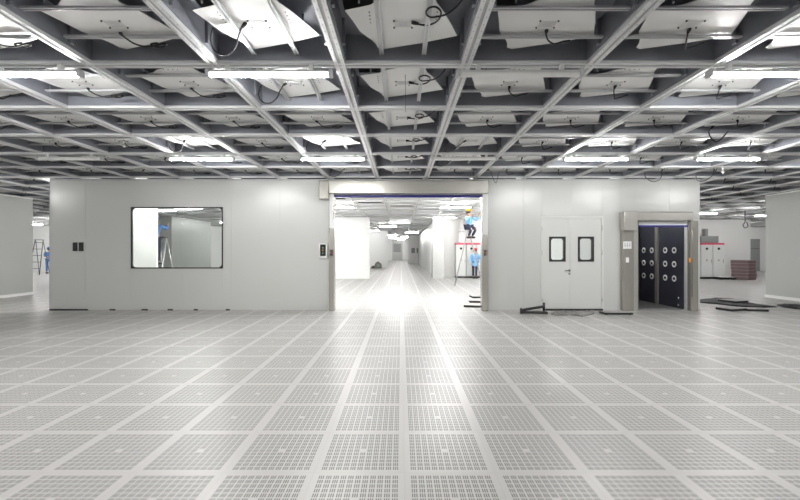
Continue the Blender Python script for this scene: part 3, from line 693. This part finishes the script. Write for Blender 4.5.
MB().lathe([(0.19, 0.6), (0.19, 0.64)], 20).build('clamp_ring', 'lamp_cap', t)
o = MB().box(pwx(699, 22.9), pwx(716, 22.9), 22.7, 22.99, pwz(242.8, 22.9), pwz(236.2, 22.9), cham=0.02).box(pwx(703, 22.9), pwx(706, 22.9), 22.75, 22.95, pwz(236.2, 22.9), pwz(229, 22.9)).build('junction_box', 'grey_box'); tag(o, 'grey junction box on the wall above the cabinets in the right gap', 'box')
# stack of floor panels
c = FL(752, 280.2); lay = ['lowest', 'second from the bottom', 'third from the bottom', 'fourth from the bottom', 'second from the top', 'topmost']
for i in range(6):
    mb = MB(); mb.box(-0.38, 0.38, -0.38, 0.38, 0.0, 0.15, cham=0.01); mb.cur = 1; mb.box(-0.36, 0.36, -0.36, 0.36, 0.15, 0.168)
    o = mb.build('panel_carton', ['maroon', 'slab_grey']); o.location = (c.x + random.uniform(-.03, .03), c.y + 0.5, 0.168 * i); o.rotation_euler = (0, 0, math.radians(28 + random.uniform(-4, 4)))
    tag(o, f'maroon carton in the stack seen through the right gap, {lay[i]}', 'carton', 'maroon cartons in the stack')
p = FL(724.5, 279.3)
t = thing('pallet', 'low dark pallet with white sheet left of the maroon cartons', 'pallet', (p.x, p.y, 0))
mb = MB()
for x in (-0.34, 0, 0.34): mb.box(x - 0.05, x + 0.05, -0.25, 0.25, 0, 0.09)
mb.box(-0.40, 0.40, -0.25, 0.25, 0.09, 0.12); mb.build('pallet_base', 'black_plastic', t)
MB().box(-0.36, 0.36, -0.27, 0.2, 0.12, 0.135).build('cover_sheet', 'white_plastic', t)
# grey hatch door in the recess on the right, end door of the corridor
dm = MB().box(pwx(749, 30), pwx(759.5, 30), 29.96, 30.0, 0.0, pwz(239, 30)).build('door_2', 'grey_box'); struct(dm, 'grey door in the recessed wall on the far right')
MB().box(pwx(749.6, 30), pwx(758.9, 30), 29.94, 29.96, 1.62, 1.66).build('push_bar', 'stainless', dm)
dm = MB().box(pwx(392, 60), pwx(402.5, 60), 61.9, 62.0, 0.05, H + (CY - 240) * 60 / F).build('door_3', 'panel'); struct(dm, 'grey door at the far end of the corridor')
MB().box(pwx(393.3, 60), pwx(401, 60), 61.86, 61.9, 1.3, 2.6, cham=0.03).build('door_panel', 'grey_box', dm)
for a, lb in ((411.5, 'left'), (416.6, 'right')):
    x0, x1 = pwx(a, 46.9), pwx(a + 3.4, 46.9)
    wn = struct(MB().box(x0, x1, 46.94, 47.0, pwz(253, 46.9), pwz(248, 46.9)).build('window_2' if lb == 'left' else 'window_3', 'grey_box'), f'small grey window at the corridor end, {lb} one')
wall('wall_corridor_end', pwx(408, 47), pwx(436, 23.0) + 0.1, 47.0, 47.1, m='panel_white', label='white wall closing the right side of the far corridor')
# olive machine on the corridor floor
p = FL(376.5, 268.6)
t = thing('covered_machine', 'small olive grey covered machine on the floor of the far corridor', 'machine', (p.x, p.y, 0))
k = p.y / F
MB().prism([(-5.5*k, 0.02), (5*k, 0.02), (4.8*k, 4.5*k), (1.5*k, 7.2*k), (-0.8*k, 6*k), (-2.2*k, 3*k), (-5.2*k, 2.3*k)], 0, 0.7, Matrix(((1,0,0,0),(0,0,1,0),(0,1,0,0),(0,0,0,1)))).build('cover', 'olive_grey', t)
MB().box(0.2*k, 3.6*k, -0.03, 0.0, 1.8*k, 4.6*k, cham=0.02).build('side_panel', 'grey_box', t)
MB().lathe([(0.09, 0), (0.09, 0.05)], 14, Matrix.Translation((-3.2*k, 0.0, 0.12)) @ Matrix.Rotation(math.pi/2, 4, 'X')).build('wheel', 'rubber', t)

def stepladder(x, y, h, rz, label, m='aluminium', wid=0.42, nst=6):
    t = thing('stepladder', label, 'ladder', (x, y, 0), rz); sp = h * 0.24
    for s in (-1, 1):
        MB().tube([(s * wid / 2, -sp, 0.0), (s * wid / 2 * 0.7, 0, h)], 0.024, 8).build('rail', m, t)
        MB().tube([(s * wid / 2 * 0.95, sp, 0.0), (s * wid / 2 * 0.65, 0.03, h - 0.05)], 0.020, 8).build('rear_leg', m, t)
    for i in range(1, nst + 1):
        q = i / (nst + 0.4); hw = wid / 2 * (1 - 0.3 * q)
        MB().box(-hw, hw, -sp * (1 - q) - 0.05, -sp * (1 - q) + 0.05, h * q - 0.015, h * q + 0.015, cham=0.005).build('step', m, t)
    MB().box(-wid * 0.36, wid * 0.36, -0.08, 0.1, h - 0.01, h + 0.03, cham=0.008).build('top_cap', 'ladder_dark', t)
    return t

# ------------------------------------------------------------------ people
def skinned(name, verts, edges, m, parent, sub=2, root=0):
    bm = bmesh.new(); ly = bm.verts.layers.skin.verify(); vs = []
    for i, (co, r) in enumerate(verts):
        q = bm.verts.new(co); q[ly].radius = r if isinstance(r, tuple) else (r, r); q[ly].use_root = (i == root); vs.append(q)
    for a, b in edges: bm.edges.new((vs[a], vs[b]))
    me = bpy.data.meshes.new(name); bm.to_mesh(me); bm.free(); me.materials.append(M[m])
    o = bpy.data.objects.new(name, me); COL.objects.link(o); o.parent = parent
    sk = o.modifiers.new('skin', 'SKIN'); sk.use_smooth_shade = True; sk.branch_smoothing = 0.4
    ss = o.modifiers.new('subdivision', 'SUBSURF'); ss.levels = sub; ss.render_levels = sub
    return o
def person(label, loc, rz, J, top, legs, hat, hem=None):
    """J: joint positions in a frame facing -y; sides l / r are the figure's own"""
    V = lambda k: Vector(J[k])
    t = thing('person', label, 'person', loc, rz)
    v = []; e = []; ix = {}
    def add(k, co, r, par=None):
        ix[k] = len(v); v.append((tuple(co), r))
        if par is not None: e.append((ix[par], ix[k]))
    pel, che, nec, hed = V('pelvis'), V('chest'), V('neck'), V('head')
    add('pelvis', pel, (0.13, 0.10)); add('spine', pel.lerp(che, 0.5), (0.115, 0.09), 'pelvis'); add('chest', che, (0.135, 0.10), 'spine')
    add('neck', nec, 0.055, 'chest'); up = (hed - nec).normalized()
    add('jaw', nec + up * 0.07 + Vector((0, -0.02, 0)), (0.062, 0.07), 'neck'); add('head', hed, (0.078, 0.092), 'jaw'); add('crown', hed + up * 0.09, (0.055, 0.065), 'head')
    for s in 'lr':
        sx = 1 if s == 'l' else -1
        sh, el, wr = V('shoulder_' + s), V('elbow_' + s), V('wrist_' + s)
        add('sh' + s, sh, 0.058, 'chest'); add('ua' + s, sh.lerp(el, 0.5), 0.046, 'sh' + s); add('el' + s, el, 0.040, 'ua' + s); add('fa' + s, el.lerp(wr, 0.4), 0.038, 'el' + s); add('wr' + s, wr, 0.026, 'fa' + s)
        d = (wr - el).normalized(); side = d.cross(Vector((0, 1, 0.3))).normalized() if abs(d.y) < 0.9 else Vector((1, 0, 0)); fw = d.cross(side).normalized()
        add('pa' + s, wr + d * 0.055, (0.036, 0.020), 'wr' + s)
        for i, (off, ln) in enumerate(((-0.03, 0.075), (-0.01, 0.088), (0.01, 0.082), (0.03, 0.062))):
            b = wr + d * 0.09 + side * off
            add(f'fb{s}{i}', b, 0.009, 'pa' + s); add(f'fm{s}{i}', b + d * ln * 0.5 + fw * 0.008, 0.008, f'fb{s}{i}'); add(f'ft{s}{i}', b + d * ln * 0.85 + fw * 0.03, 0.007, f'fm{s}{i}')
        b = wr + d * 0.04 - side * 0.035
        add('tb' + s, b, 0.010, 'pa' + s); add('tt' + s, b + d * 0.045 - side * 0.02 + fw * 0.012, 0.008, 'tb' + s)
        hp, kn, an = V('hip_' + s), V('knee_' + s), V('ankle_' + s)
        add('hp' + s, hp, 0.085, 'pelvis'); add('th' + s, hp.lerp(kn, 0.5), 0.072, 'hp' + s); add('kn' + s, kn, 0.052, 'th' + s); add('ca' + s, kn.lerp(an, 0.35), 0.05, 'kn' + s); add('an' + s, an, 0.036, 'ca' + s)
    skinned('body', v, e, 'skin', t, 1)
    # face
    fx = hed + Vector((0, -0.088, -0.01))
    MB().tube([fx + Vector((0, 0.01, 0.02)), fx + Vector((0, -0.022, -0.03)), fx + Vector((0, 0.01, -0.04))], [0.008, 0.014, 0.008], 8).build('nose', 'skin', t)
    MB().tube([fx + Vector((-0.025, 0.0, -0.07)), fx + Vector((0, -0.006, -0.072)), fx + Vector((0.025, 0.0, -0.07))], 0.006, 6).build('mouth', 'maroon', t)
    for sx in (-1, 1):
        MB().lathe([(0.006, -0.01), (0.011, 0), (0.006, 0.01)], 10, Matrix.Translation(fx + Vector((sx * 0.032, 0.002, 0.012)))).build('eye', 'eye', t)
        MB().lathe([(0.010, -0.028), (0.020, 0.0), (0.012, 0.03)], 8, Matrix.Translation(hed + Vector((sx * 0.088, 0.01, -0.02)))).build('ear', 'skin', t)
    hair = MB(); hair.lathe([(0.092, -0.06), (0.104, 0.0), (0.098, 0.05), (0.06, 0.095), (0.02, 0.11)], 18, Matrix.Translation(hed + Vector((0, 0.022, 0.0)))); hair.build('hair', 'hair', t)
    if hat:
        hm = MB().lathe([(0.118, 0.03), (0.116, 0.06), (0.10, 0.105), (0.06, 0.135), (0.015, 0.142)], 20, Matrix.Translation(hed)).build('helmet' if 'helmet' in hat else 'cap', hat, t)
        MB().prism([(0.125*math.cos(a), 0.125*math.sin(a) - (0.05 if math.sin(a) < 0 else 0) * abs(math.sin(a))) for a in [2*math.pi*i/20 for i in range(20)]], 0.026, 0.036, Matrix.Translation(hed)).build('brim', hat, hm)
    # clothes
    v = [(tuple(pel.lerp(che, 0.08)), (0.22, 0.185) if hem else (0.165, 0.135)), (tuple(pel.lerp(che, 0.5)), (0.155, 0.125)), (tuple(che), (0.165, 0.125)), (tuple(che.lerp(nec, 0.6)), (0.085, 0.08))]; e = [(0, 1), (1, 2), (2, 3)]
    for s in 'lr':
        n0 = len(v); sh, el, wr = V('shoulder_' + s), V('elbow_' + s), V('wrist_' + s)
        v += [(tuple(sh), 0.076), (tuple(el), 0.058), (tuple(el.lerp(wr, 0.88)), 0.044)]; e += [(2, n0), (n0, n0 + 1), (n0 + 1, n0 + 2)]
    if hem:
        n0 = len(v); v.append((tuple(Vector(hem)), (0.25, 0.21))); e.append((0, n0))
    skinned('smock' if hem else 'jacket', v, e, top, t, 1)
    v = [(tuple(pel), (0.15, 0.12))]; e = []
    for s in 'lr':
        n0 = len(v); hp, kn, an = V('hip_' + s), V('knee_' + s), V('ankle_' + s)
        v += [(tuple(hp), 0.10), (tuple(hp.lerp(kn, 0.5)), 0.09), (tuple(kn), 0.072), (tuple(kn.lerp(an, 0.93)), 0.056)]; e += [(0, n0), (n0, n0 + 1), (n0 + 1, n0 + 2), (n0 + 2, n0 + 3)]
    skinned('trousers', v, e, legs, t, 1)
    for s in 'lr':
        an = V('ankle_' + s)
        MB().box(an.x - 0.045, an.x + 0.045, an.y - 0.18, an.y + 0.07, an.z - 0.08, an.z + 0.01, cham=0.025).build('shoe', 'black_plastic', t)
    return t
def stand(dx=0.0, **kw):
    J = dict(pelvis=(0, 0, .93), chest=(0, 0.0, 1.27), neck=(0, -0.01, 1.42), head=(0, -0.025, 1.57), shoulder_l=(.19, 0, 1.35), shoulder_r=(-.19, 0, 1.35),
             elbow_l=(.25, 0.02, 1.08), elbow_r=(-.25, 0.02, 1.08), wrist_l=(.25, -.08, .85), wrist_r=(-.25, -.08, .85), hip_l=(.10, 0, .88), hip_r=(-.10, 0, .88),
             knee_l=(.11, -.02, .48), knee_r=(-.11, -.02, .48), ankle_l=(.11, .02, .08), ankle_r=(-.11, .02, .08))
    J.update(kw); return J
sc = lambda o, s: setattr(o, 'scale', (s, s, s))
p = FL(475, 278.4)
o = person('person in a light blue smock and red helmet standing by the cabinets beyond the doorway', (p.x, p.y, 0), math.radians(8),
       stand(wrist_l=(.30, -.26, 1.14), elbow_l=(.30, -.02, 1.10), elbow_r=(-.27, .02, 1.08), wrist_r=(-.29, -.08, .84), knee_l=(.07, -.03, .48), ankle_l=(.06, -.02, .08), ankle_r=(-.09, .05, .08)), 'smock_blue', 'navy', 'helmet_red', hem=(0, 0, .66)); sc(o, 0.96)
# person on the ladder beyond the doorway
D2 = 17.2; X2 = pwx(469.0, D2)
stepladder(X2, D2 + 0.1, 2.42, math.radians(80), 'tall grey stepladder beyond the doorway, a person in yellow helmet on it', 'slab_grey', wid=0.36, nst=8)
person('person in blue with yellow helmet crouching high on the stepladder beyond the doorway', (X2 + 0.10, D2 + 0.05, 2.0), math.radians(35),
       stand(pelvis=(-.05, .10, .52), chest=(-.16, -.02, .83), neck=(-.21, -.05, .97), head=(-.23, -.08, 1.10), shoulder_l=(.02, -.02, .93), shoulder_r=(-.34, -.02, .88), elbow_l=(.12, -.2, .75), wrist_l=(.12, -.30, .95),
             elbow_r=(-.42, -.18, .72), wrist_r=(-.40, -.34, .9), hip_l=(.05, .10, .49), hip_r=(-.15, .10, .49), knee_l=(.13, -.16, .40), knee_r=(-.16, -.18, .38), ankle_l=(.10, .06, .08), ankle_r=(-.10, .06, .08)), 'smock_blue', 'navy', 'helmet_yellow')
# person on the ladder behind the window
D3 = 14.0; X3 = pwx(144.5, D3)
stepladder(X3 + 0.28, D3 + 0.55, 1.95, math.radians(-10), 'grey stepladder behind the window with a person in blue standing on it', 'aluminium', 0.5, 5)
person('person in blue standing on the stepladder behind the window, half hidden by the white panel', (X3 + 0.22, D3 + 0.25, 1.0), math.radians(180),
       stand(elbow_r=(-.26, -.22, 1.25), wrist_r=(-.20, -.40, 1.40), elbow_l=(.26, -.22, 1.25), wrist_l=(.2, -.40, 1.38)), 'coverall_blue', 'navy', 'cap_blue')
# left gap
p = FL(48.9, 273.5)
o = person('person in blue coverall standing in the left gap at the end of the white wall', (p.x, p.y, 0), math.radians(60), stand(elbow_r=(-.27, -.14, 1.12), wrist_r=(-.22, -.36, 1.10), elbow_l=(.27, -.14, 1.12), wrist_l=(.22, -.36, 1.05)), 'coverall_blue', 'coverall_blue', 'cap_blue'); sc(o, 1.02)
p = FL(39.3, 275.2)
stepladder((39.2 - CX) * (p.y + 0.5) / F, p.y + 0.5, 2.15, math.radians(12), 'dark stepladder in the left gap beside the person in blue coverall', 'ladder_dark', 0.6, 5)
# far corridor
p = FL(383, 266.5)
person('person with yellow helmet crouching by the olive machine in the far corridor', (p.x, p.y, 0), math.radians(20),
       stand(pelvis=(0, .14, .34), chest=(0, -.02, .62), neck=(0, -.06, .74), head=(0, -.10, .88), shoulder_l=(.19, -.02, .68), shoulder_r=(-.19, -.02, .68), elbow_l=(.24, -.22, .52), elbow_r=(-.24, -.22, .52), wrist_l=(.12, -.42, .5), wrist_r=(-.12, -.42, .5),
             hip_l=(.10, .12, .32), hip_r=(-.10, .12, .32), knee_l=(.15, -.24, .46), knee_r=(-.15, -.24, .46), ankle_l=(.13, -.08, .08), ankle_r=(-.13, -.08, .08)), 'coverall_blue', 'navy', 'helmet_yellow')
